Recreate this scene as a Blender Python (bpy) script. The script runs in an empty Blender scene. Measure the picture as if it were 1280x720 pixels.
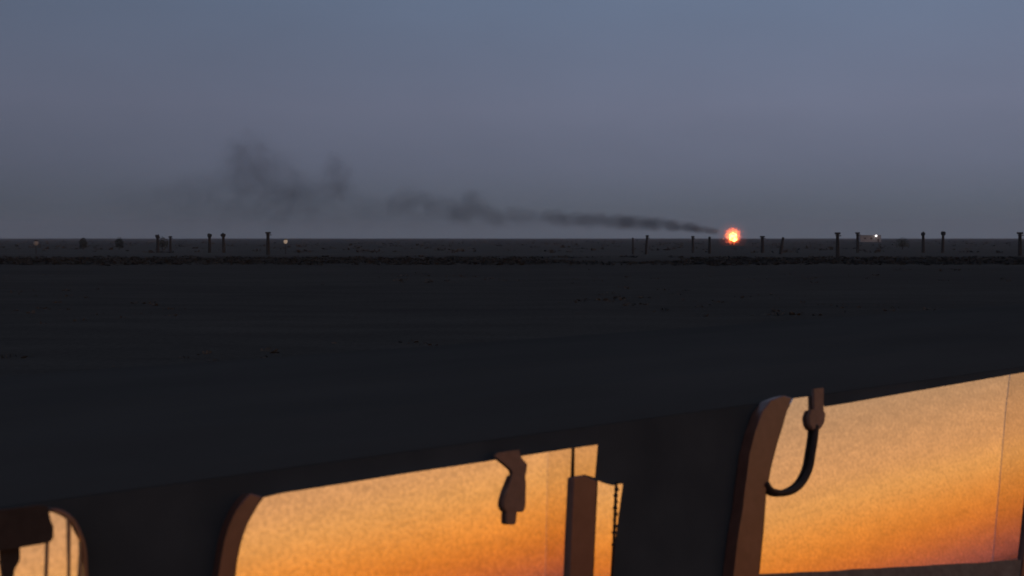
import bpy, bmesh, math, random
from mathutils import Vector, Matrix, noise

SC = bpy.context.scene
COL = SC.collection
random.seed(11)

# ------------------------------------------------------------------ camera
F = 1300.0                       # focal length in pixels of a 1280-wide picture
HOR = 297.0                      # row of the horizon
EYE = Vector((0.0, 0.0, 3.0))
cam = bpy.data.cameras.new("camera")
cam.sensor_width = 36.0
cam.lens = 36.0 * F / 1280.0
cam.shift_y = -(360.0 - HOR) / 1280.0
cam.clip_start = 0.05
cam.clip_end = 30000.0
cam.dof.use_dof = True
cam.dof.focus_distance = 300.0
cam.dof.aperture_fstop = 4.2
cam_ob = bpy.data.objects.new("camera", cam)
cam_ob.location = EYE
cam_ob.rotation_euler = (math.radians(90), 0, 0)
COL.objects.link(cam_ob)
SC.camera = cam_ob

# ------------------------------------------------------------------ exposure
SC.view_settings.view_transform = 'Standard'
SC.view_settings.look = 'None'
SC.view_settings.exposure = 3.0
SC.view_settings.gamma = 1.0
SC.view_settings.use_curve_mapping = False
SC.cycles.max_bounces = 8
SC.cycles.volume_bounces = 1
SC.cycles.sample_clamp_indirect = 4.0
try:
    SC.cycles.filter_width = 1.7
except Exception:
    pass

# ------------------------------------------------------------------ world: dusk sky, the sun just set to the right and behind
SUN_AZ = 122.0                   # degrees clockwise from the view direction
SUN_EL = -1.0
world = bpy.data.worlds.new("World")
SC.world = world
world.use_nodes = True
wt = world.node_tree
for n in list(wt.nodes):
    wt.nodes.remove(n)


def WN(kind, **kw):
    n = wt.nodes.new(kind)
    for k, v in kw.items():
        setattr(n, k, v)
    return n


def wmath(op, a, b=None, clamp=False):
    n = WN('ShaderNodeMath', operation=op, use_clamp=clamp)
    for i, x in enumerate((a, b)):
        if x is None:
            continue
        if isinstance(x, (int, float)):
            n.inputs[i].default_value = x
        else:
            wt.links.new(x, n.inputs[i])
    return n.outputs[0]


def wramp(fac, stops, interp='LINEAR'):
    n = WN('ShaderNodeValToRGB')
    n.color_ramp.interpolation = interp
    el = n.color_ramp.elements
    while len(el) > len(stops):
        el.remove(el[-1])
    while len(el) < len(stops):
        el.new(1.0)
    for e, (p, c) in zip(el, stops):
        e.position = p
        e.color = (c[0], c[1], c[2], 1)
    wt.links.new(fac, n.inputs[0])
    return n.outputs[0]


geo = WN('ShaderNodeTexCoord')
sep = WN('ShaderNodeSeparateXYZ')
wt.links.new(geo.outputs['Generated'], sep.inputs[0])
dx, dy, dz = sep.outputs
elev = wmath('DIVIDE', wmath('MULTIPLY', wmath('ARCSINE', dz), 180 / math.pi), 90.0, True)   # 0 horizon, 1 zenith
sn = Vector((math.sin(math.radians(SUN_AZ)), math.cos(math.radians(SUN_AZ))))
hor = wmath('SQRT', wmath('ADD', wmath('MULTIPLY', dx, dx), wmath('MULTIPLY', dy, dy)))
hor = wmath('MAXIMUM', hor, 1e-4)
todsun = wmath('DIVIDE', wmath('ADD', wmath('MULTIPLY', dx, sn.x), wmath('MULTIPLY', dy, sn.y)), hor)
EK = 1.40                        # strength 0.1 and exposure +3 stops: display = colour * 0.8
east = wramp(elev, [(0.0, tuple(EK * c for c in (.092, .110, .140))),
                    (1.5 / 90, tuple(EK * c for c in (.091, .107, .138))),
                    (4 / 90, tuple(EK * c for c in (.118, .134, .188))),
                    (7 / 90, tuple(EK * c for c in (.139, .156, .224))),
                    (12.5 / 90, tuple(EK * c for c in (.126, .164, .246))),
                    (30 / 90, tuple(EK * c for c in (.095, .135, .22))),
                    (1.0, tuple(EK * c for c in (.065, .095, .17)))])
# darker away from the afterglow
side = WN('ShaderNodeMapRange', interpolation_type='SMOOTHSTEP')
side.inputs['From Min'].default_value = -0.62
side.inputs['From Max'].default_value = 0.42
side.inputs['To Min'].default_value = 0.70
side.inputs['To Max'].default_value = 1.01
wt.links.new(wmath('DIVIDE', dx, hor), side.inputs['Value'])
mott = WN('ShaderNodeTexNoise')
mott.inputs['Scale'].default_value = 5.0
mott.inputs['Detail'].default_value = 4.0
mvec = WN('ShaderNodeCombineXYZ')
wt.links.new(dx, mvec.inputs[0])
wt.links.new(dy, mvec.inputs[1])
wt.links.new(wmath('MULTIPLY', dz, 3.0), mvec.inputs[2])
wt.links.new(mvec.outputs[0], mott.inputs['Vector'])
mfac = wmath('ADD', wmath('MULTIPLY', mott.outputs[0], 0.15), 0.93)
sc1 = WN('ShaderNodeVectorMath', operation='SCALE')
wt.links.new(east, sc1.inputs[0])
wt.links.new(wmath('MULTIPLY', side.outputs[0], mfac), sc1.inputs['Scale'])
# afterglow half of the sky: orange band, taller towards the place where the sun went down
def lin(c, k=1.0):
    return tuple(k * ((v / 255 + .055) / 1.055) ** 2.4 for v in c)


arch = WN('ShaderNodeMapRange', interpolation_type='SMOOTHSTEP')
arch.inputs['From Min'].default_value = 0.70
arch.inputs['From Max'].default_value = 1.0
arch.inputs['To Min'].default_value = 0.85
arch.inputs['To Max'].default_value = 1.35
wt.links.new(todsun, arch.inputs['Value'])
welev = wmath('DIVIDE', elev, arch.outputs[0])
GK = 1.0 / (.8 * .71)
streak = WN('ShaderNodeTexNoise')                       # thin bars of cloud in the afterglow
streak.inputs['Scale'].default_value = 1.0
streak.inputs['Detail'].default_value = 5.0
svec = WN('ShaderNodeCombineXYZ')
wt.links.new(wmath('MULTIPLY', dx, 3.0), svec.inputs[0])
wt.links.new(wmath('MULTIPLY', dy, 3.0), svec.inputs[1])
wt.links.new(wmath('MULTIPLY', dz, 46.0), svec.inputs[2])
wt.links.new(svec.outputs[0], streak.inputs['Vector'])
sfac = wmath('ADD', wmath('MULTIPLY', streak.outputs[0], 0.52), 0.80)
west = wramp(wmath('POWER', welev, 0.5), [(math.sqrt(e / 90.0), lin(c, GK)) for e, c in (
    (0.0, (176, 72, 44)), (.5, (196, 84, 42)), (1.2, (222, 104, 26)), (2.2, (231, 124, 26)), (3.2, (236, 142, 52)), (4.4, (233, 159, 82)),
    (5.6, (218, 151, 94)), (7.4, (192, 138, 94)), (9.5, (172, 132, 98)), (13, (140, 124, 114)), (30, (104, 110, 124)), (90, (70, 85, 112)))])
sky = WN('ShaderNodeTexSky', sky_type='NISHITA')
sky.sun_disc = False
sky.sun_elevation = math.radians(SUN_EL)
sky.sun_rotation = math.radians(SUN_AZ)
sky.dust_density = 1.0
sky.air_density = 1.5
blend = WN('ShaderNodeMix', data_type='RGBA')
blend.inputs['Factor'].default_value = 0.12
wt.links.new(west, blend.inputs[6])
wt.links.new(sky.outputs[0], blend.inputs[7])
sc2 = WN('ShaderNodeVectorMath', operation='SCALE')
wt.links.new(blend.outputs[2], sc2.inputs[0])
wt.links.new(sfac, sc2.inputs['Scale'])
glow = WN('ShaderNodeMapRange', interpolation_type='SMOOTHSTEP')
glow.inputs['From Min'].default_value = 0.05
glow.inputs['From Max'].default_value = 0.70
wt.links.new(todsun, glow.inputs['Value'])
mix = WN('ShaderNodeMix', data_type='RGBA')
wt.links.new(glow.outputs[0], mix.inputs['Factor'])
wt.links.new(sc1.outputs[0], mix.inputs[6])
wt.links.new(sc2.outputs[0], mix.inputs[7])
bg = WN('ShaderNodeBackground')
bg.inputs['Strength'].default_value = 0.1
wt.links.new(mix.outputs[2], bg.inputs['Color'])
wo = WN('ShaderNodeOutputWorld')
wt.links.new(bg.outputs[0], wo.inputs['Surface'])


# ------------------------------------------------------------------ helpers
def ray(x, y):
    return Vector(((x - 640.0) / F, 1.0, -(y - HOR) / F))


def at(x, y, dist):
    """the point seen at picture column x, row y, DIST metres ahead"""
    return EYE + ray(x, y) * dist


def ground_at(x, dist):
    p = EYE + Vector(((x - 640.0) / F, 1.0, 0)) * dist
    return Vector((p.x, p.y, ground_z(p.x, p.y)))


def ground_z(x, y):
    d = math.hypot(x, y)
    k = min(1.0, max(0.0, (d - 9.0) / 20.0))
    z = 0.10 * k * noise.noise((x * .11, y * .16, 3.1)) + 0.05 * k * noise.noise((x * .4, y * .5, 7.7))
    far = min(1.0, max(0.0, (d - 420.0) / 900.0))
    z += far * 0.9 * noise.noise((x * .0031, y * .004, 1.7))
    return z


def link(o):
    COL.objects.link(o)
    return o


def tag(o, label=None, cat=None, group=None, kind=None):
    for k, v in (("label", label), ("category", cat), ("group", group), ("kind", kind)):
        if v:
            o[k] = v
    return o


def empty(name, m=None, loc=None, rz=0.0):
    o = link(bpy.data.objects.new(name, None))
    o.empty_display_size = 0.2
    M = m if m is not None else Matrix.Translation(loc) @ Matrix.Rotation(rz, 4, 'Z')
    o.matrix_world = M
    o["_m"] = [c for r in M for c in r]
    return o


def world_of(o):
    M = Matrix.Identity(4)
    while o is not None:
        if "_m" in o:
            v = list(o["_m"])
            return Matrix([v[i * 4:i * 4 + 4] for i in range(4)]) @ M
        o = o.parent
    return M


def obj(name, bm, mat, parent=None, smooth=False, local=False):
    """link a bmesh as ONE object; vertices are in world metres unless LOCAL"""
    if parent is not None and not local:
        bm.transform(world_of(parent).inverted())
    bmesh.ops.recalc_face_normals(bm, faces=bm.faces)
    me = bpy.data.meshes.new(name)
    bm.to_mesh(me)
    bm.free()
    for p in me.polygons:
        p.use_smooth = smooth
    me.materials.append(mat)
    o = link(bpy.data.objects.new(name, me))
    if parent is not None:
        o.parent = parent
    return o


def box(bm, c, size, rz=0.0):
    M = Matrix.Translation(c) @ Matrix.Rotation(rz, 4, 'Z') @ Matrix.Diagonal((size[0], size[1], size[2], 1))
    return bmesh.ops.create_cube(bm, size=1.0, matrix=M)['verts']


def tube(bm, pts, radii, seg=10, cap=True):
    pts = [Vector(p) for p in pts]
    if isinstance(radii, (int, float)):
        radii = [radii] * len(pts)
    rings, side_v = [], None
    for i, p in enumerate(pts):
        a = pts[max(0, i - 1)]
        b = pts[min(len(pts) - 1, i + 1)]
        t = (b - a).normalized()
        if side_v is None:
            side_v = t.cross(Vector((0.3, 0.2, 1)))
            if side_v.length < 1e-3:
                side_v = t.cross(Vector((1, 0, 0)))
        side_v = (side_v - t * side_v.dot(t)).normalized()
        up_v = t.cross(side_v)
        rings.append([bm.verts.new(p + (side_v * math.cos(2 * math.pi * k / seg) + up_v * math.sin(2 * math.pi * k / seg)) * radii[i])
                      for k in range(seg)])
    for r0, r1 in zip(rings, rings[1:]):
        for k in range(seg):
            bm.faces.new((r0[k], r0[(k + 1) % seg], r1[(k + 1) % seg], r1[k]))
    if cap:
        bm.faces.new(rings[0][::-1])
        bm.faces.new(rings[-1])


def smooth_path(pts, n=6):
    pts = [Vector(p) for p in pts]
    out = []
    for i in range(len(pts) - 1):
        p0, p1, p2, p3 = pts[max(0, i - 1)], pts[i], pts[i + 1], pts[min(len(pts) - 1, i + 2)]
        for k in range(n):
            t = k / n
            out.append(0.5 * ((2 * p1) + (p2 - p0) * t + (2 * p0 - 5 * p1 + 4 * p2 - p3) * t * t + (3 * p1 - p0 - 3 * p2 + p3) * t ** 3))
    out.append(pts[-1])
    return out


# ------------------------------------------------------------------ materials
def mat(name):
    m = bpy.data.materials.new(name)
    m.use_nodes = True
    return m, m.node_tree, m.node_tree.nodes['Principled BSDF']


def nd(t, kind, **kw):
    n = t.nodes.new(kind)
    for k, v in kw.items():
        setattr(n, k, v)
    return n


def noise_col(t, a, b, scale, detail=5.0, stretch=(1, 1, 1), coord='Object', lo=.35, hi=.68):
    tc = nd(t, 'ShaderNodeTexCoord')
    mp = nd(t, 'ShaderNodeMapping')
    mp.inputs['Scale'].default_value = stretch
    nz = nd(t, 'ShaderNodeTexNoise')
    nz.inputs['Scale'].default_value = scale
    nz.inputs['Detail'].default_value = detail
    rp = nd(t, 'ShaderNodeValToRGB')
    rp.color_ramp.elements[0].position = lo
    rp.color_ramp.elements[0].color = (*a, 1)
    rp.color_ramp.elements[1].position = hi
    rp.color_ramp.elements[1].color = (*b, 1)
    t.links.new(tc.outputs[coord], mp.inputs[0])
    t.links.new(mp.outputs[0], nz.inputs['Vector'])
    t.links.new(nz.outputs[0], rp.inputs[0])
    return rp.outputs[0], nz.outputs[0]


def surf(name, a, b, scale, rough=.8, spec=.2, bump=0.0, stretch=(1, 1, 1), metal=0.0, coord='Object'):
    m, t, p = mat(name)
    c, f = noise_col(t, a, b, scale, stretch=stretch, coord=coord)
    t.links.new(c, p.inputs['Base Color'])
    p.inputs['Roughness'].default_value = rough
    p.inputs['Specular IOR Level'].default_value = spec
    p.inputs['Metallic'].default_value = metal
    if bump:
        b_ = nd(t, 'ShaderNodeBump')
        b_.inputs['Strength'].default_value = bump
        t.links.new(f, b_.inputs['Height'])
        t.links.new(b_.outputs[0], p.inputs['Normal'])
    return m


def emit(name, colour, strength):
    m, t, p = mat(name)
    p.inputs['Base Color'].default_value = (.2, .2, .2, 1)
    p.inputs['Emission Color'].default_value = (*colour, 1)
    p.inputs['Emission Strength'].default_value = strength
    return m


def flame_material():
    m, t, p = mat("flame_core")
    c, f = noise_col(t, (1.0, .30, .04), (1.0, .66, .20), .9, 3, lo=.36, hi=.58)
    p.inputs['Base Color'].default_value = (.1, .1, .1, 1)
    t.links.new(c, p.inputs['Emission Color'])
    p.inputs['Emission Strength'].default_value = .42
    return m


def soil_material():
    m, t, p = mat("dry_soil")
    c1, f1 = noise_col(t, (.054, .050, .045), (.068, .063, .056), .05, 8, (.35, 1, 1))      # broad streaks along the road
    c2, f2 = noise_col(t, (.87, .87, .87), (1.08, 1.08, 1.08), .55, 8, (.25, 1, 1))
    c3, f3 = noise_col(t, (.85, .85, .85), (1.1, 1.1, 1.1), 6.0, 6)
    a = nd(t, 'ShaderNodeMix', data_type='RGBA', blend_type='MULTIPLY')
    a.inputs['Factor'].default_value = 1
    t.links.new(c1, a.inputs[6])
    t.links.new(c2, a.inputs[7])
    b = nd(t, 'ShaderNodeMix', data_type='RGBA', blend_type='MULTIPLY')
    b.inputs['Factor'].default_value = 1
    t.links.new(a.outputs[2], b.inputs[6])
    t.links.new(c3, b.inputs[7])
    # far ground painted paler beyond the scrub belt, for the haze over it
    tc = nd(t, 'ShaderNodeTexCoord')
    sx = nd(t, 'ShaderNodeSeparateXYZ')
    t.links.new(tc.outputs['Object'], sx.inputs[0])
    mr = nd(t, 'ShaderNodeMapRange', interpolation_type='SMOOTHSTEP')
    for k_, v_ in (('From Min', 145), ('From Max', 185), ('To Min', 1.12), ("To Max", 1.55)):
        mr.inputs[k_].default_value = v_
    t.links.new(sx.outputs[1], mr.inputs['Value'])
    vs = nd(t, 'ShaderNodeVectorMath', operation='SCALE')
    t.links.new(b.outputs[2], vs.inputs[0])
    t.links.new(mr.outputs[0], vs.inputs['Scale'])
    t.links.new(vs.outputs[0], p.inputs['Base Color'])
    p.inputs['Roughness'].default_value = 1
    p.inputs['Specular IOR Level'].default_value = 0
    bp = nd(t, 'ShaderNodeBump')
    bp.inputs['Strength'].default_value = .4
    bp.inputs['Distance'].default_value = .15
    t.links.new(f2, bp.inputs['Height'])
    t.links.new(bp.outputs[0], p.inputs['Normal'])
    return m


def mirror_glass(name, tint, dirt):
    """solar-control glass: a half-silvered coat under a thin grainy film of dust"""
    m, t, p = mat(name)
    c1, f1 = noise_col(t, tuple(x * (1 - dirt) for x in tint), tuple(min(1, x * (1 + dirt)) for x in tint), 95.0, 3.0, lo=.30, hi=.70)
    c2, f2 = noise_col(t, (.90, .90, .91), (1.04, 1.03, 1.02), 9.0, 6.0, (1, 1, 3.5), lo=.3, hi=.7)
    a = nd(t, 'ShaderNodeMix', data_type='RGBA', blend_type='MULTIPLY')
    a.inputs['Factor'].default_value = 1
    t.links.new(c1, a.inputs[6])
    t.links.new(c2, a.inputs[7])
    t.links.new(a.outputs[2], p.inputs['Base Color'])
    p.inputs['Metallic'].default_value = 1.0
    p.inputs['Roughness'].default_value = .07
    bp = nd(t, 'ShaderNodeBump')
    bp.inputs['Strength'].default_value = .02
    bp.inputs['Distance'].default_value = .002
    t.links.new(f1, bp.inputs['Height'])
    t.links.new(bp.outputs[0], p.inputs['Normal'])
    return m


M = {
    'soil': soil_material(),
    'scrub': surf("dry_scrub", (.030, .031, .029), (.048, .047, .042), 3.0, 1, 0),
    'grass': surf("dry_grass", (.062, .058, .052), (.085, .080, .072), 3.0, 1, 0),
    'paint': surf("matt_black_paint", (.038, .045, .052), (.049, .057, .065), 6.0, 1.0, 0.0, .05),
    'roof': surf("dusty_roof_paint", (.058, .055, .051), (.070, .066, .061), 2.2, 1.0, 0.0, .08, (.3, 1, 1)),
    'trim': surf("dark_brown_plastic", (.145, .060, .040), (.180, .078, .052), 30.0, .30, .5, .03),
    'post': surf("dark_brown_steel", (.150, .062, .044), (.185, .080, .056), 24.0, .32, .48, .04),
    'sill': surf("dusty_sill", (.10, .085, .08), (.16, .14, .13), 40.0, .6, .3, .2),
    'strap': surf("brown_webbing", (.17, .092, .066), (.22, .12, .088), 60.0, .5, .42, .1),
    'rubber': surf("black_rubber", (.028, .018, .016), (.042, .028, .024), 40.0, .6, .2, .05),
    'gasket': surf("gasket_rubber", (.012, .010, .009), (.02, .017, .015), 40.0, .7, .15),
    'glass': mirror_glass("dusty_mirror_glass", (.74, .74, .74), .17),
    'glass2': mirror_glass("dusty_tinted_glass", (.64, .62, .60), .17),
    'timber': surf("weathered_timber", (.030, .029, .028), (.052, .049, .045), 9.0, .9, .1, .3, (1, 1, .2)),
    'steel': surf("sooty_steel", (.02, .02, .02), (.06, .045, .035), 5.0, .7, .3, .1, metal=.4),
    'white': surf("white_render", (.30, .29, .29), (.40, .39, .38), 1.2, .8, .2, .05),
    'shed_roof': surf("sheet_roof", (.25, .25, .26), (.36, .35, .35), 2.0, .6, .3, .1),
    'dark_open': surf("dark_opening", (.02, .02, .025), (.04, .04, .045), 3.0, .3, .5),
    'bark': surf("bark", (.03, .025, .02), (.06, .05, .04), 14.0, .9, .1, .3),
    'leaf': surf("dull_leaf", (.022, .026, .018), (.05, .055, .036), 2.0, .9, .1),
    'lamp_white': emit("lamp_white", (1.0, .90, .88), .55),
    'lamp_warm': emit("lamp_warm", (1.0, .72, .5), .030),
    'lamp_dim': emit("lamp_dim", (1.0, .62, .45), .0040),
    'flame_core': flame_material(),
    'glare_blob': emit("glare_blob", (1.0, .30, .12), .06),
}


# ------------------------------------------------------------------ ground: one sheet to the horizon
def spaced(lim, n, power):
    return [lim * (abs(u) ** power) * (1 if u >= 0 else -1) for u in [-1 + 2 * i / n for i in range(n + 1)]]


xs = spaced(3600.0, 150, 3.0)
ys = spaced(3600.0, 210, 3.0)
bm = bmesh.new()
grid = [[bm.verts.new((x, y, ground_z(x, y))) for x in xs] for y in ys]
for j in range(len(ys) - 1):
    for i in range(len(xs) - 1):
        bm.faces.new((grid[j][i], grid[j][i + 1], grid[j + 1][i + 1], grid[j + 1][i]))
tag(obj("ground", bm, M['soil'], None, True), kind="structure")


def clump(bm, c, r, h, n):
    """a low dry bush: loose blades and leaf faces around C"""
    for _ in range(n):
        a = random.uniform(0, 2 * math.pi)
        q = r * math.sqrt(random.random())
        p = c + Vector((q * math.cos(a), q * math.sin(a), 0))
        top = h * (1.05 - (q / r) ** 2) * random.uniform(.6, 1.1)
        w = r * random.uniform(.18, .34)
        b = random.uniform(0, 2 * math.pi)
        u = Vector((math.cos(b) * w, math.sin(b) * w, 0))
        lean = Vector((math.cos(a), math.sin(a), 0)) * r * .3 + Vector((0, 0, top))
        v = [bm.verts.new(p - u - Vector((0, 0, .05))), bm.verts.new(p + u - Vector((0, 0, .05))), bm.verts.new(p + u * .5 + lean), bm.verts.new(p - u * .6 + lean * .9)]
        bm.faces.new(v)


bm = bmesh.new()
for _ in range(5200):                                   # the dark belt of scrub in front of the fence line
    d = random.triangular(112, 165, 126)
    x = random.uniform(-.72, .72) * d
    if noise.noise((x * .03, d * .08, 5.0)) < -.36:
        continue
    clump(bm, Vector((x, d, ground_z(x, d))), random.uniform(.5, 1.3), random.uniform(.10, .33), 7)
tag(obj("scrub", bm, M['scrub']), "belt of low dark scrub across the plain before the fence posts", "scrub", None, "stuff")
bm = bmesh.new()
for _ in range(1500):                                   # thin tussocks on the near plain
    d = random.uniform(7, 100)
    x = random.uniform(-.8, .8) * d
    if noise.noise((x * .06, d * .06, 9.0)) < .13 or d < 12:
        continue
    clump(bm, Vector((x, d, ground_z(x, d))), random.uniform(.12, .4), random.uniform(.04, .13), 6)
tag(obj("dry_grass", bm, M['grass']), "thin tussocks of dry grass dotted over the near plain", "grass", None, "stuff")
bm = bmesh.new()
for _ in range(1400):                                   # scattered scrub out to the horizon
    d = random.uniform(200, 1500)
    x = random.uniform(-.62, .62) * d
    clump(bm, Vector((x, d, ground_z(x, d))), random.uniform(.8, 2.4), random.uniform(.25, .8), 6)
tag(obj("far_scrub", bm, M['grass']), "scattered scrub on the far plain along the skyline", "scrub", None, "stuff")

# ------------------------------------------------------------------ made-up dark vehicle body, standing in for windows reflected in the viewing glass
TAU = math.radians(14.8)                                 # lean of the window band
D = Vector((.812, .5836, 0)).normalized()                # along the stand-in body
AW = Vector((-D.y, D.x, 0))                              # away from the camera
UP = AW * math.sin(TAU) + Vector((0, 0, math.cos(TAU)))
NN = -AW * math.cos(TAU) + Vector((0, 0, math.sin(TAU)))  # out of the window band, towards the camera
O = at(640, 572, 3.0)
BAND = (O, NN)
PLANE = BAND


def on_band(x, y, h=0.0, pl=None):
    """the point of the window band (or of a window's own plane), H metres proud of it, seen at picture position x, y"""
    o_, n_ = pl if pl else PLANE
    r = ray(x, y)
    k = ((o_ + n_ * h) - EYE).dot(n_) / r.dot(n_)
    return EYE + r * k


def tilted_plane(x, y, deg):  # made-up tilt, set so the mirrored sky gives each pane its colour
    """the plane of a sash that stands a little more upright than the band it is set in, hinged at picture position x, y"""
    a_ = math.radians(deg)
    return (on_band(x, y), -AW * math.cos(a_) + Vector((0, 0, math.sin(a_))))


def slab(bm, pix, h0, h1):
    """a plate whose outline is given on the window band, from h0 to h1 metres proud of it"""
    ps = [on_band(x, y, h1) for x, y in pix]
    top = [bm.verts.new(p) for p in ps]
    bot = [bm.verts.new(p - PLANE[1] * (h1 - h0)) for p in ps]
    f = bm.faces.new(top)
    bm.faces.new(bot[::-1])
    k = len(ps)
    for i in range(k):
        bm.faces.new((top[i], bot[i], bot[(i + 1) % k], top[(i + 1) % k]))
    return f


reflected_coach_m = Matrix.Translation((O.x + AW.x * 1.1, O.y + AW.y * 1.1, 0)) @ Matrix.Rotation(math.atan2(D.y, D.x), 4, 'Z')
reflected_coach = empty("reflected_coach", reflected_coach_m)
tag(reflected_coach, "long matt black stand-in for a reflected vehicle side, its windows mirroring the orange sunset", "reflected_coach")
S0, S1 = -4.2, 8.5


def prism(prof, s0=S0, s1=S1):
    bm_ = bmesh.new()
    rows = []
    for s in [s0 + (s1 - s0) * i / 12 for i in range(13)]:
        rows.append([bm_.verts.new(Vector((O.x, O.y, 0)) + D * s + AW * q + Vector((0, 0, z))) for q, z in prof])
    n_ = len(prof)
    for a, b in zip(rows, rows[1:]):
        for i in range(n_):
            bm_.faces.new((a[i], a[(i + 1) % n_], b[(i + 1) % n_], b[i]))
    bm_.faces.new(rows[0])
    bm_.faces.new(rows[-1][::-1])
    return bm_


def band_q(z):
    return (z - O.z) * math.tan(TAU)


ztop = O.z + .055
body_prof = [(band_q(.95), .32), (band_q(.95), .95), (band_q(ztop), ztop), (2.2, ztop), (2.2 + .36, .95), (2.56, .32)]
obj("body", prism(body_prof), M['paint'], reflected_coach)
roof_prof = [(band_q(ztop) + .001, ztop + .001), (band_q(ztop) + .14, ztop + .014), (.5, ztop + .036), (1.1, ztop + .050), (1.7, ztop + .042), (2.12, ztop + .026), (2.2, ztop + .003)]
obj("roof", prism(roof_prof, S0 + .01, S1 - .01), M["roof"], reflected_coach)
for s in (-2.6, 6.6):
    for q in (-.22, 2.42):
        c = Vector((O.x, O.y, 0)) + D * s + AW * q + Vector((0, 0, .48))
        bm = bmesh.new()
        tube(bm, [c - AW * .13, c - AW * .11, c + AW * .11, c + AW * .13], [.43, .48, .48, .43], 28)
        wheel = obj("wheel", bm, M['rubber'], reflected_coach)
        bm = bmesh.new()
        tube(bm, [c - AW * .145, c + AW * .145], .26, 20)
        rim = obj("rim", bm, M['steel'], reflected_coach)
        rim.parent = wheel

BACK = .001
LOW = 905                                                # rows below the frame where the windows end


def window(label, trim, panes):
    bm_ = bmesh.new()
    slab(bm_, trim, BACK, .018)
    bmesh.ops.bevel(bm_, geom=[e for e in bm_.edges], offset=.003, segments=1, affect='EDGES')
    w = obj("window", bm_, M['trim'], reflected_coach)
    tag(w, label)
    global PLANE
    own = PLANE
    for pix, h, mm, *pl in panes:
        bm_ = bmesh.new()
        PLANE = pl[0] if pl else own
        slab(bm_, pix, BACK, h)
        p = obj("pane", bm_, mm, reflected_coach)
        p.parent = w
    PLANE = own
    return w


def child(name, bm_, mm, w, smooth=False):
    o = obj(name, bm_, mm, reflected_coach, smooth)
    o.parent = w
    return o


def skew(x, y, y2, slope):
    """continue an edge that passes x, y down to row y2, moving SLOPE columns per row"""
    return (x + slope * (y2 - y), y2)


# middle window
STRIP = tilted_plane(750, LOW, 13.0)                           # the narrow end pane, with its own mirror tilt
PLANE = P2 = tilted_plane(500, LOW, 11.8)
BACK = -.05
w2 = window("middle reflected orange window with a curved brown edge and a buckle hanging at its top",
            [(329, 621), (320, 634), (312, 648), (306, 660), (300, 680), (296, 699), (293.5, 720), (288, 790), (283, LOW),
             (262, LOW), (268, 790), (273, 720), (277, 696), (281, 675), (287, 656), (295, 639), (303, 627), (313, 616.5)],
            [([(329.5, 622), (352, 616.5), (420, 606), (510, 591.5), (570, 582.5), (640, 572), (688, 564.4), (685, 720), (681, LOW),
               (285, LOW), (289, 790), (294.5, 720), (297, 699), (301, 680), (307, 660), (313, 648), (321, 634)], .007, M['glass']),
             ([(685, 565), (715.2, 560.3), (712, 640), (708.5, 720), (704, LOW), (678, LOW), (682, 720)], .0078, M['glass2']),
             ([(718.5, 560), (747, 555.8), (745.5, 575), (743.5, 597), (731, 593), (718, 595.5)], .0066, M['glass2']),
             ([(747.5, 601), (755, 604), (766, 607), (771, 605), (778.5, 605), (773, 645), (769, 678), (765.5, 720), (757, LOW), (736, LOW), (742, 720)], .0064, M['glass'], STRIP)])
bm = bmesh.new()
slab(bm, [(717, 596.5), (731, 594), (746, 601), (744, 660), (741, 720), (734, LOW), (706, LOW), (712.5, 720), (715, 660)], BACK, .024)
bmesh.ops.bevel(bm, geom=list(bm.edges), offset=.003, segments=1, affect='EDGES')
child("post", bm, M['post'], w2)
bm = bmesh.new()
slab(bm, [(715.6, 560.2), (718.2, 559.8), (716.5, 596), (713, 720), (706, LOW), (704.5, LOW), (709, 720), (712.5, 640)], BACK, .010)
child("gasket", bm, M['gasket'], w2)
bm = bmesh.new()
a, b = Vector((771.3, 604)), Vector((768.3, 681))
PLANE = STRIP
for i in range(11):
    q = a.lerp(b, i / 10)
    p = on_band(q.x + (.5 if i % 2 else -.4), q.y, .009)
    bmesh.ops.create_icosphere(bm, subdivisions=2, radius=(.0062 if i % 3 else .0048), matrix=Matrix.Translation(p))
tube(bm, [on_band(a.x, a.y - 2, .010), on_band(b.x, b.y, .010), on_band(765, 735, .010), on_band(758, 840, .010)], .0026, 8)
child("bead_chain", bm, M['rubber'], w2, True)
PLANE = P2

# right-hand window
PLANE = tilted_plane(1140, 490, 15.0)
BACK = -.03
w3 = window("largest reflected orange window, rising to the right, with a dark sill along its foot",
            [(991, 497.5), (983, 513), (977, 534), (971, 553), (963.5, 582), (958, 611), (957, 616), (953.5, 665), (948, 720), (942, 790), (935, LOW),
             (896, LOW), (908, 790), (917, 720), (923, 668), (929, 634), (931, 613), (933, 600), (937, 568), (944, 540), (953, 514), (964, 500), (980, 494)],
            [([(991.8, 498), (1018, 494.7), (1031, 508.5), (1056, 504.5), (1140, 489.7), (1266, 467.9), (1261, 506), (1254, 590), (1246, 681), (1241, 740), (1226, LOW),
               (936, LOW), (943, 790), (949, 720), (954.5, 665), (958, 616), (964.5, 582), (972, 553), (978, 534), (984, 513)], .007, M['glass'], tilted_plane(1140, 490, 15.0)),
             ([(1262.8, 468.4), (1296, 462.6), (1287, 600), (1279, 690), (1270, 760), (1256, LOW), (1223, LOW), (1238, 740), (1243, 681), (1251, 590), (1258, 506)], .0085, M["glass2"], tilted_plane(1140, 490, 15.0))])
bm = bmesh.new()
slab(bm, [(1300, 462), (1330, 457), (1312, 690), (1284, LOW), (1259, LOW), (1272, 760), (1280.5, 690), (1290, 600)], .001, .022)
child("post", bm, M['post'], w3)
bm = bmesh.new()
ed = [(948 + 331 * i / 22, 718.5 - 18.5 * i / 22 + random.uniform(-.7, .7)) for i in range(23)]
slab(bm, ed + [(1271, 752), (1100, 765), (943, 775)], BACK, .016)
child("sill", bm, M['sill'], w3)

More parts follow.
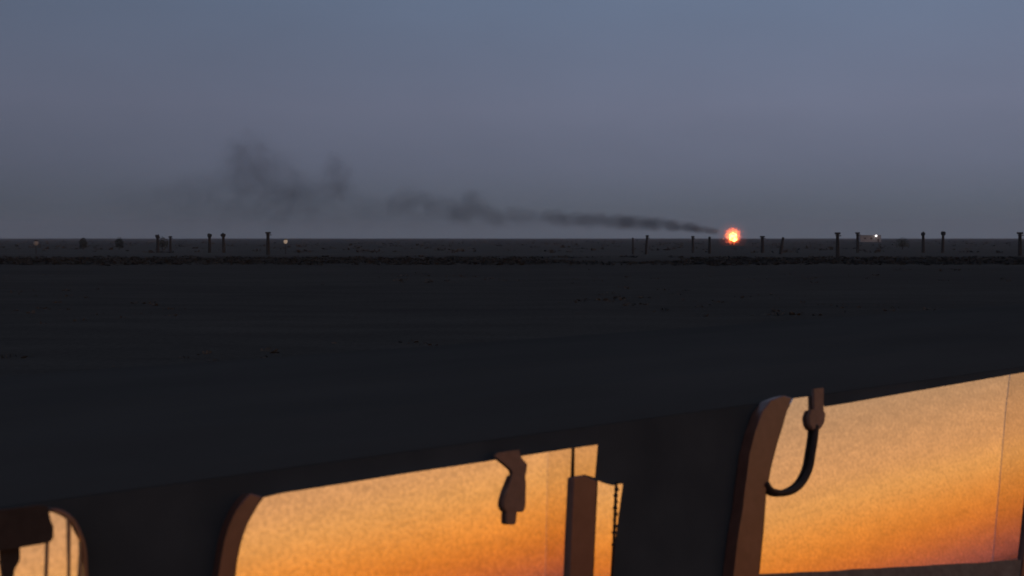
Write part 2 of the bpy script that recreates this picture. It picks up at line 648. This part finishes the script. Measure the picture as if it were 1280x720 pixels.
# left-hand window
PLANE = P1 = tilted_plane(40, LOW, 11.9)
BACK = -.05
w1 = window("leftmost reflected orange window, cut by the frame's corner, with thin dark bars",
            [(63, 639), (72, 639.6), (79, 642.5), (85, 646.5), (90.5, 653.5), (97, 663), (101.5, 676), (104, 690), (105.6, 720), (104, 790), (98, LOW), (103, LOW),
             (109, 790), (110, 720), (108.5, 690), (105.5, 674), (101, 661), (94, 650), (87, 642), (80, 638), (72, 635.4), (63, 635)],
            [([(-330, 706), (-150, 678), (0, 651), (62.6, 640), (72, 640.6), (79, 643.5), (84.6, 647.5), (86, 720), (84, 790), (78, LOW), (-330, LOW)], .007, M['glass']),
             ([(88.6, 653.5), (91.6, 656), (97, 665), (100, 676), (100.2, 690), (98.8, 720), (97, 790), (92, LOW), (81, LOW), (86.5, 790), (88.2, 720)], .0066, M['glass']),
             ([(103, 690), (104.6, 700), (105.2, 720), (103.2, 790), (97.4, LOW), (95, LOW), (100.2, 790), (102.2, 720)], .0064, M['glass'])])
for pix, nm in (([(84.9, 648), (88.3, 653), (87.8, 720), (86, 790), (80.6, LOW), (78.4, LOW), (84.3, 790), (86.3, 720), (85.6, 690)], "bar"),
                ([(100.3, 677), (102.6, 688), (101.9, 720), (99.9, 790), (94.6, LOW), (92.4, LOW), (97.3, 790), (99.1, 720), (100.5, 692)], "bar"),
                ([(58.6, 677), (61.6, 677), (60, 720), (57, 790), (50, LOW), (47, LOW), (54, 790), (57, 720)], "bar")):
    bm = bmesh.new()
    slab(bm, pix, .0075, .016)
    child(nm, bm, M['post'], w1)

# ------------------------------------------------------------------ things hanging in front of the reflected windows
PLANE = P2
def hang(name, label, cat, x, y):
    m_ = Matrix.Translation(on_band(x, y, .02)) @ Matrix.Rotation(math.atan2(D.y, D.x), 4, 'Z')
    o = empty(name, m_)
    return tag(o, label, cat)


def plate(name, pix, h0, h1, mm, root, bev=.003):
    bm_ = bmesh.new()
    slab(bm_, pix, h0, h1)
    bmesh.ops.bevel(bm_, geom=list(bm_.edges), offset=bev, segments=2, affect='EDGES')
    return obj(name, bm_, mm, root)


t = hang("hanging_buckle", "brown strap buckle hanging from the top of the middle reflected orange window", "buckle", 645, 655)
plate("strap", [(618, 570), (627, 577), (635, 582), (641, 588), (640.4, 596), (657, 596), (658.4, 588), (660, 580.5), (654, 574.5), (650, 571), (650, 562), (622, 566)], .0085, .016, M['strap'], t, .002)
plate("buckle", [(639.6, 594), (638.6, 604), (633, 615), (629, 625), (629, 634), (633.4, 640.5), (655.5, 640), (658, 631), (657.6, 604), (657.6, 594)], .009, .022, M['strap'], t)
plate("tongue", [(633.6, 639), (633.4, 654), (636, 656), (643, 656), (645.4, 654.5), (646.8, 639)], .010, .022, M['strap'], t, .002)

PLANE = tilted_plane(1140, 490, 15.0)
t = hang("hanging_hose", "dark hooked hose looping down over the left edge of the largest reflected window", "hose", 988, 615)
plate("bracket", [(1017.5, 486), (1030, 484.5), (1030, 515), (1018, 515)], .0085, .022, M['strap'], t, .002)
plate("connector", [(1014, 512), (1029, 511), (1032.5, 517), (1031.5, 527), (1028.5, 533), (1025, 537), (1016, 537), (1012.5, 531), (1011, 522)], .0085, .024, M['strap'], t)
bm = bmesh.new()
path = smooth_path([on_band(x, y, .0175) for x, y in ((1020, 532), (1018.5, 548), (1015.5, 567), (1011.5, 587), (1002, 604.5), (989, 614), (975, 616.5), (963.5, 612.5), (957.5, 604))], 6)
tube(bm, path, .0112, 12)
obj("hose", bm, M['rubber'], t, True)

PLANE = P1
t = hang("corner_bracket", "dark block with a short strap over the leftmost reflected orange window", "bracket", 15, 720)
plate("block", [(-60, 650), (0, 637), (50, 631), (62, 634), (61.5, 652), (67.5, 656), (67, 674), (61.5, 678.5), (26, 684.5), (-60, 699)], .009, .040, M['rubber'], t)
plate("strap", [(1, 684), (25, 680), (25.4, 700), (21, 708), (17, 713), (15.6, 740), (3, 742), (4, 720), (1.6, 702)], .0085, .022, M['rubber'], t, .002)

# ------------------------------------------------------------------ posts of the fence line on the plain
POSTS = [  # column, top row, foot row, width px, cap, lean px, label
    (791, 297.0, 318, 2.2, 0, 0, "thin dark post, leftmost of the run before the flare"),
    (807, 295.6, 318, 2.6, 1, 2, "capped leaning post right beside the thinnest post under the smoke"),
    (866, 296.5, 316, 2.6, 1, 0, "short capped post under the smoke trail near the flare"),
    (887, 295.8, 317, 3.2, 0, 0, "plain post standing next to the flare under the smoke"),
    (953, 296.4, 316, 3.6, 1, 0, "thick capped post, first one past the flare"),
    (975, 296.6, 318, 3.2, 0, 4, "post leaning to one side, second one past the flare"),
    (1047, 292.4, 322, 4.0, 1, 0, "tallest thick post, standing alone beside the pale far building"),
    (1072, 291.8, 312, 3.2, 1, 0, "tall post in front of the pale far building's end"),
    (1154, 293.0, 312, 3.4, 2, 0, "post with a broad bushy top between the pale building and the frame edge"),
    (1178, 292.4, 312, 3.2, 2, 1, "post with a bushy top next to its broad topped twin"),
    (1275, 292.0, 320, 4.0, 1, 0, "post at the far right edge of the picture"),
    (262, 295.4, 312, 3.4, 2, 0, "knob topped post, left one of the twin posts near the warm lamp"),
    (280, 294.6, 312, 3.4, 2, -1, "knob topped post, right one of the twin posts near the warm lamp"),
    (335, 291.6, 319, 4.0, 1, 0, "tall dark post standing beside the warm yellow lamp"),
    (197, 296.4, 311, 3.0, 2, 0, "post half hidden by the wider shrub on the dim side"),
    (213, 296.6, 311, 2.6, 1, 0, "thin post just past the wider shrub on the dim side"),
]
for px, top, foot, wd, cap, lean, lab in POSTS:
    dist = 3.0 / ((foot - HOR) / F)
    dist = min(dist, 205.0)
    g = ground_at(px, dist)
    z1 = 3.0 + (HOR - top) / F * dist
    w_ = wd / F * dist * 1.08
    root = tag(empty("fence_post", None, g, random.uniform(-.2, .2)), lab, "post", "posts of the fence line across the plain")
    off = Vector((lean / F * dist, 0, 0))
    bm = bmesh.new()
    H = z1 - g.z
    tube(bm, [g - Vector((0, 0, .25)), g + Vector((0, 0, H * .5)) + off * .45, g + Vector((0, 0, H)) + off], [w_ * .55, w_ * .5, w_ * .42], 9)
    obj("shaft", bm, M['timber'], root)
    tp = g + Vector((0, 0, H)) + off
    if cap == 1:                                         # insulator block and short cross piece
        bm = bmesh.new()
        box(bm, tp + Vector((0, 0, .08)), (w_ * 1.35, w_ * 1.1, .3))
        obj("cap", bm, M['timber'], root)
        bm = bmesh.new()
        box(bm, tp + Vector((w_ * .2, 0, -.28)), (w_ * 1.6, w_ * .35, .14))
        obj("crosspiece", bm, M['timber'], root)
    elif cap == 2:                                       # a ragged nest or brush head
        bm = bmesh.new()
        bmesh.ops.create_icosphere(bm, subdivisions=2, radius=.44, matrix=Matrix.Translation(tp + Vector((0, 0, .1))))
        for v in bm.verts:
            dv = v.co - tp
            v.co += dv * .55 * noise.noise(v.co * 3.1)
        obj("cap", bm, M['timber'], root)

# low shrubs that break the skyline at the dim side
SHRUBS = [(104, 300, 9, 4.2, "small shrub on the skyline, nearest to the faint lamp"),
          (149, 300, 10, 4.0, "low round shrub on the skyline between two other shrubs"),
          (203, 300, 14, 4.2, "wider shrub on the skyline around two posts"),
          (1128, 300, 16, 3.4, "low wide shrub on the skyline past the pale building")]
for px, base, wpx, hpx, lab in SHRUBS:
    dist = 260.0
    g = ground_at(px, dist)
    root = tag(empty("shrub", None, g), lab, "shrub", "shrubs along the skyline")
    r_ = wpx / 2 / F * dist
    hh = 3.0 + (HOR - base + hpx) / F * dist
    bm = bmesh.new()
    tube(bm, [g - Vector((0, 0, .2)), g + Vector((.05, 0, hh * .4)), g + Vector((.1, .1, hh * .75))], [.12, .09, .04], 7)
    for k in range(5):
        a = k * 1.256 + random.random()
        tube(bm, [g + Vector((0, 0, hh * .2)), g + Vector((math.cos(a) * r_ * .5, math.sin(a) * r_ * .5, hh * .55))], [.06, .025], 5)
    obj("trunk", bm, M['bark'], root)
    bm = bmesh.new()
    for k in range(420):
        a = random.uniform(0, 6.283)
        q = r_ * math.sqrt(random.random())
        zz = hh * random.uniform(.22, 1.0) * (1.0 - .35 * (q / r_) ** 2)
        c = g + Vector((q * math.cos(a), q * math.sin(a), zz))
        u = Vector((random.uniform(-1, 1), random.uniform(-1, 1), random.uniform(-1, 1))).normalized()
        v = u.orthogonal().normalized()
        s = random.uniform(.09, .2)
        bm.faces.new([bm.verts.new(c + u * s), bm.verts.new(c + v * s * .6), bm.verts.new(c - u * s), bm.verts.new(c - v * s * .6)])
    obj("crown", bm, M['leaf'], root)


# ------------------------------------------------------------------ lamps
def lamp(name, px, row, dist, rad, mm, lab):
    g = ground_at(px, dist)
    p = at(px, row, dist)
    root = tag(empty(name, None, g), lab, "lamp")
    bm_ = bmesh.new()
    tube(bm_, [g - Vector((0, 0, .2)), Vector((g.x, g.y, p.z - rad * .7))], [.07, .05], 8)
    obj("pole", bm_, M['steel'], root)
    bm_ = bmesh.new()
    bmesh.ops.create_uvsphere(bm_, u_segments=14, v_segments=9, radius=rad, matrix=Matrix.Translation(p))
    for v in bm_.verts:
        if v.co.z < p.z:
            v.co.z = p.z + (v.co.z - p.z) * 1.25
    obj("bulb", bm_, mm, root, True)
    bm_ = bmesh.new()
    tube(bm_, [p + Vector((0, 0, rad * .75)), p + Vector((0, 0, rad * 1.05)), p + Vector((0, 0, rad * 1.3))], [rad * 1.1, rad * .8, rad * .2], 12)
    obj("hood", bm_, M['steel'], root)
    return root


lamp("yard_lamp", 357, 301.6, 190.0, .36, M['lamp_warm'], "small warm yellow lamp on a pole beside the tall dark post")
lamp("dim_lamp", 45, 303.5, 190.0, .42, M['lamp_dim'], "very faint lamp low on the plain, near the frame's dark edge")

# ------------------------------------------------------------------ far pale building with its floodlight
DB = 700.0
g = ground_at(1086, DB)
bld = tag(empty("building", None, g), "low pale building on the skyline with a white light", "building")
k = DB / F
hb = 3.0 + (HOR - 294.3) * k
bm = bmesh.new()
box(bm, Vector((g.x, g.y, hb / 2 - .2)), (26 * k, 7, hb + .4))
obj("wall", bm, M['white'], bld)
bm = bmesh.new()
box(bm, Vector((g.x, g.y, hb + .10)), (27 * k, 7.8, .2))
obj("roof", bm, M['shed_roof'], bld)
for i in range(2):
    bm = bmesh.new()
    box(bm, Vector((g.x - 7 * k + i * 8 * k, g.y - 3.52, hb * .55)), (1.3, .1, 1.1))
    obj("window", bm, M['dark_open'], bld)
bm = bmesh.new()
box(bm, Vector((g.x + 9.5 * k, g.y - 3.53, 1.0)), (1.1, .1, 2.2))
obj("door", bm, M['dark_open'], bld)
lamp("floodlight", 1095.2, 294.6, DB - 5.0, .55, M['lamp_white'], "bright white floodlight standing before the pale building")

# ------------------------------------------------------------------ the gas flare
DF = 400.0
kf = DF / F
g = ground_at(916, DF)
stack = tag(empty("flare_stack", None, g), "short dark flare pipe under the fireball on the plain", "flare stack")
bm = bmesh.new()
tube(bm, [g - Vector((0, 0, .3)), g + Vector((0, 0, 1.3))], [.35, .28], 14)
obj("pipe", bm, M['steel'], stack)
bm = bmesh.new()
tube(bm, [g + Vector((0, 0, 1.2)), g + Vector((0, 0, 1.35)), g + Vector((0, 0, 1.6))], [.34, .55, .6], 14)
obj("burner_tip", bm, M['steel'], stack)
bm = bmesh.new()
for i in range(3):
    a = i * 2.094 + .4
    tube(bm, [g + Vector((math.cos(a) * 1.1, math.sin(a) * 1.1, -.1)), g + Vector((math.cos(a) * .25, math.sin(a) * .25, 1.1))], .05, 6)
obj("brace", bm, M['steel'], stack)

fc = at(916, 295.0, DF)
flame = tag(empty("flame", None, Vector((fc.x, fc.y, g.z + 1.5))), "round orange gas flame burning on the skyline", "flame")
bm = bmesh.new()
bmesh.ops.create_icosphere(bm, subdivisions=4, radius=1.0)
for v in bm.verts:
    d_ = v.co.copy()
    n_ = noise.noise(d_ * 1.6 + Vector((2.2, 0, .7))) * .35 + noise.noise(d_ * 4.0) * .14
    v.co = d_ * (1 + n_)
    v.co = Vector((v.co.x * 4.6 * kf, v.co.y * 4.4 * kf, v.co.z * 5.0 * kf)) + Vector((fc.x + .6 * kf, fc.y, fc.z - 1.6 * kf))
obj("flame_core", bm, M['flame_core'], flame, True)


def fire_glow_volume():
    m, t_, p = mat("fire_glow")
    t_.nodes.remove(p)
    tc = nd(t_, 'ShaderNodeTexCoord')
    ln = nd(t_, 'ShaderNodeVectorMath', operation='LENGTH')
    t_.links.new(tc.outputs['Object'], ln.inputs[0])
    nz = nd(t_, 'ShaderNodeTexNoise')
    nz.inputs['Scale'].default_value = 5.5
    nz.inputs['Detail'].default_value = 5
    t_.links.new(tc.outputs['Object'], nz.inputs['Vector'])
    sub = nd(t_, 'ShaderNodeMath', operation='MULTIPLY_ADD')
    t_.links.new(nz.outputs[0], sub.inputs[0])
    sub.inputs[1].default_value = .90
    t_.links.new(ln.outputs['Value'], sub.inputs[2])
    rp = nd(t_, 'ShaderNodeValToRGB')
    el = rp.color_ramp.elements
    el[0].position = .62
    el[0].color = (1.0, .40, .07, 1)
    el[1].position = 1.32
    el[1].color = (0, 0, 0, 1)
    for pos, c in ((.80, (.95, .19, .035, 1)), (.95, (.50, .055, .020, 1)), (1.07, (.08, .011, .007, 1)), (1.17, (.008, .0015, .001, 1))):
        e = el.new(pos)
        e.color = c
    t_.links.new(sub.outputs[0], rp.inputs[0])
    em = nd(t_, 'ShaderNodeEmission')
    em.inputs['Strength'].default_value = .062
    t_.links.new(rp.outputs[0], em.inputs['Color'])
    out = t_.nodes['Material Output']
    t_.links.new(em.outputs[0], out.inputs['Volume'])
    return m


bm = bmesh.new()
for _ in range(16):                                      # glowing blobs standing in for rays of glare round the ball
    a_ = random.uniform(-.5, 3.6)
    q_ = random.uniform(8.0, 14.5) * kf
    c_ = fc + Vector((math.cos(a_) * q_, random.uniform(-1, 1), math.sin(a_) * q_))
    r_ = random.uniform(.35, .8) * kf
    bmesh.ops.create_icosphere(bm, subdivisions=1, radius=r_, matrix=Matrix.Translation(c_) @ Matrix.Diagonal((.7, .7, random.uniform(1, 2.2), 1)))
tag(obj("glare_blobs", bm, M['glare_blob'], flame, True), kind="stuff")
bm = bmesh.new()
bmesh.ops.create_icosphere(bm, subdivisions=3, radius=1.0)
fv = obj("fire_glow", bm, fire_glow_volume(), flame, True, local=True)  # outer fire and its glare halo, put in as one glowing volume
fv.location = (fc - Vector(flame.location)) + Vector((0, 0, .3 * kf))
fv.scale = (19 * kf, 17 * kf, 19 * kf)


# ------------------------------------------------------------------ the smoke drifting away from the flare
def smoke_material():
    m, t_, p = mat("smoke")
    t_.nodes.remove(p)
    tc = nd(t_, 'ShaderNodeTexCoord')
    gp = nd(t_, 'ShaderNodeNewGeometry')
    oi = nd(t_, 'ShaderNodeObjectInfo')
    ln = nd(t_, 'ShaderNodeVectorMath', operation='LENGTH')
    t_.links.new(tc.outputs['Object'], ln.inputs[0])
    n1 = nd(t_, 'ShaderNodeTexNoise')
    n1.inputs['Scale'].default_value = .16
    n1.inputs['Detail'].default_value = 4
    n1.inputs['Roughness'].default_value = .6
    t_.links.new(gp.outputs['Position'], n1.inputs['Vector'])
    # radial falloff disturbed by the noise
    a = nd(t_, 'ShaderNodeMath', operation='MULTIPLY_ADD')
    t_.links.new(n1.outputs[0], a.inputs[0])
    a.inputs[1].default_value = 1.5
    a.inputs[2].default_value = -.75
    b = nd(t_, 'ShaderNodeMath', operation='ADD')
    t_.links.new(ln.outputs['Value'], b.inputs[0])
    t_.links.new(a.outputs[0], b.inputs[1])
    fall = nd(t_, 'ShaderNodeMapRange', interpolation_type='SMOOTHSTEP')
    fall.inputs['From Min'].default_value = .95
    fall.inputs['From Max'].default_value = .15
    t_.links.new(b.outputs[0], fall.inputs['Value'])
    edge = nd(t_, 'ShaderNodeMapRange', interpolation_type='SMOOTHSTEP')
    edge.inputs['From Min'].default_value = 1.0
    edge.inputs['From Max'].default_value = .72
    t_.links.new(ln.outputs['Value'], edge.inputs['Value'])
    c = nd(t_, 'ShaderNodeMath', operation='MULTIPLY')
    t_.links.new(fall.outputs[0], c.inputs[0])
    t_.links.new(edge.outputs[0], c.inputs[1])
    sp = nd(t_, 'ShaderNodeSeparateColor')
    t_.links.new(oi.outputs['Color'], sp.inputs[0])
    dn = nd(t_, 'ShaderNodeMath', operation='MULTIPLY')
    t_.links.new(c.outputs[0], dn.inputs[0])
    t_.links.new(sp.outputs[0], dn.inputs[1])
    v = nd(t_, 'ShaderNodeVolumePrincipled')
    v.inputs['Color'].default_value = (.30, .31, .33, 1)
    v.inputs['Anisotropy'].default_value = .1
    t_.links.new(dn.outputs[0], v.inputs['Density'])
    t_.links.new(v.outputs[0], t_.nodes['Material Output'].inputs['Volume'])
    return m


smoke_m = smoke_material()
smoke = tag(empty("smoke", None, at(895, 292, DF)), "dark smoke trailing away from the flare and breaking into grey puffs", "smoke", None, "stuff")
bm = bmesh.new()
bmesh.ops.create_icosphere(bm, subdivisions=3, radius=1.0)
puff_me = bpy.data.meshes.new("puff")
bm.to_mesh(puff_me)
bm.free()
puff_me.materials.append(smoke_m)
PUFFS = [  # column, row, half width, half height, optical depth
    (889, 289.0, 12, 4.2, .9), (876, 286.8, 14, 5.0, 1.0), (860, 284.6, 16, 6.0, 1.1), (842, 282.4, 18, 7.0, 1.1), (820, 280.6, 20, 8.0, 1.0),
    (796, 279.0, 22, 9.0, .9), (772, 277.6, 22, 9.5, .85), (746, 276.8, 22, 10, .8), (720, 275.4, 22, 10, .75), (697, 273.2, 18, 10.5, .75),
    (684, 270.5, 10, 8, .6),
    (668, 273, 20, 10, .22), (648, 271, 26, 13, .5), (625, 272, 26, 13, .5), (604, 266, 24, 16, .45), (588, 258, 26, 21, .62), (572, 264, 26, 17, .4), (545, 259, 30, 20, .42), (514, 251, 30, 18, .42), (497, 258, 28, 16, .25),
    (455, 258, 38, 18, .22), (420, 221, 21, 30, .5), (424, 242, 30, 20, .28), (390, 250, 34, 24, .3), (370, 240, 32, 28, .36), (343, 225, 36, 40, .40),
    (316, 206, 32, 42, .48), (296, 212, 28, 42, .32), (268, 236, 46, 26, .22), (224, 242, 52, 22, .2), (165, 246, 52, 22, .12), (335, 256, 70, 24, .22),
    (520, 272, 90, 18, .16), (400, 274, 110, 18, .16), (250, 268, 120, 22, .16), (610, 280, 90, 12, .10),
]
sm = Matrix.Translation(-at(895, 292, DF))
for i, (px, py, rx, ry, od) in enumerate(PUFFS):
    dist = DF + (895 - px) * .03 + random.uniform(-4, 4)
    c = at(px, py, dist)
    kk = dist / F
    o = link(bpy.data.objects.new("puff", puff_me))
    o.parent = smoke
    o.location = sm @ c
    depth = min(rx, ry * 1.25)
    gy = 1.5 if px > 680 else 1.38
    o.scale = (rx * 1.35 * kk, depth * gy * kk, ry * gy * kk)
    den = od * (.56 if px > 690 else .47) / (depth * kk)
    o.color = (den, den, den, 1)


# ------------------------------------------------------------------ evening haze over the plain
def haze_material(density):
    m, t_, p = mat("haze")
    t_.nodes.remove(p)
    v = nd(t_, 'ShaderNodeVolumePrincipled')
    v.inputs['Color'].default_value = (.86, .91, 1.0, 1)
    v.inputs['Density'].default_value = density
    t_.links.new(v.outputs[0], t_.nodes['Material Output'].inputs['Volume'])
    return m


HAZE = 0.00017
if HAZE:
    bm = bmesh.new()
    box(bm, Vector((0, 0, 28.0)), (7400, 7400, 60.0))
    tag(obj("haze", bm, haze_material(HAZE)), "thin evening haze over the plain", "haze", None, "stuff")

for o in bpy.data.objects:
    if "_m" in o:
        del o["_m"]
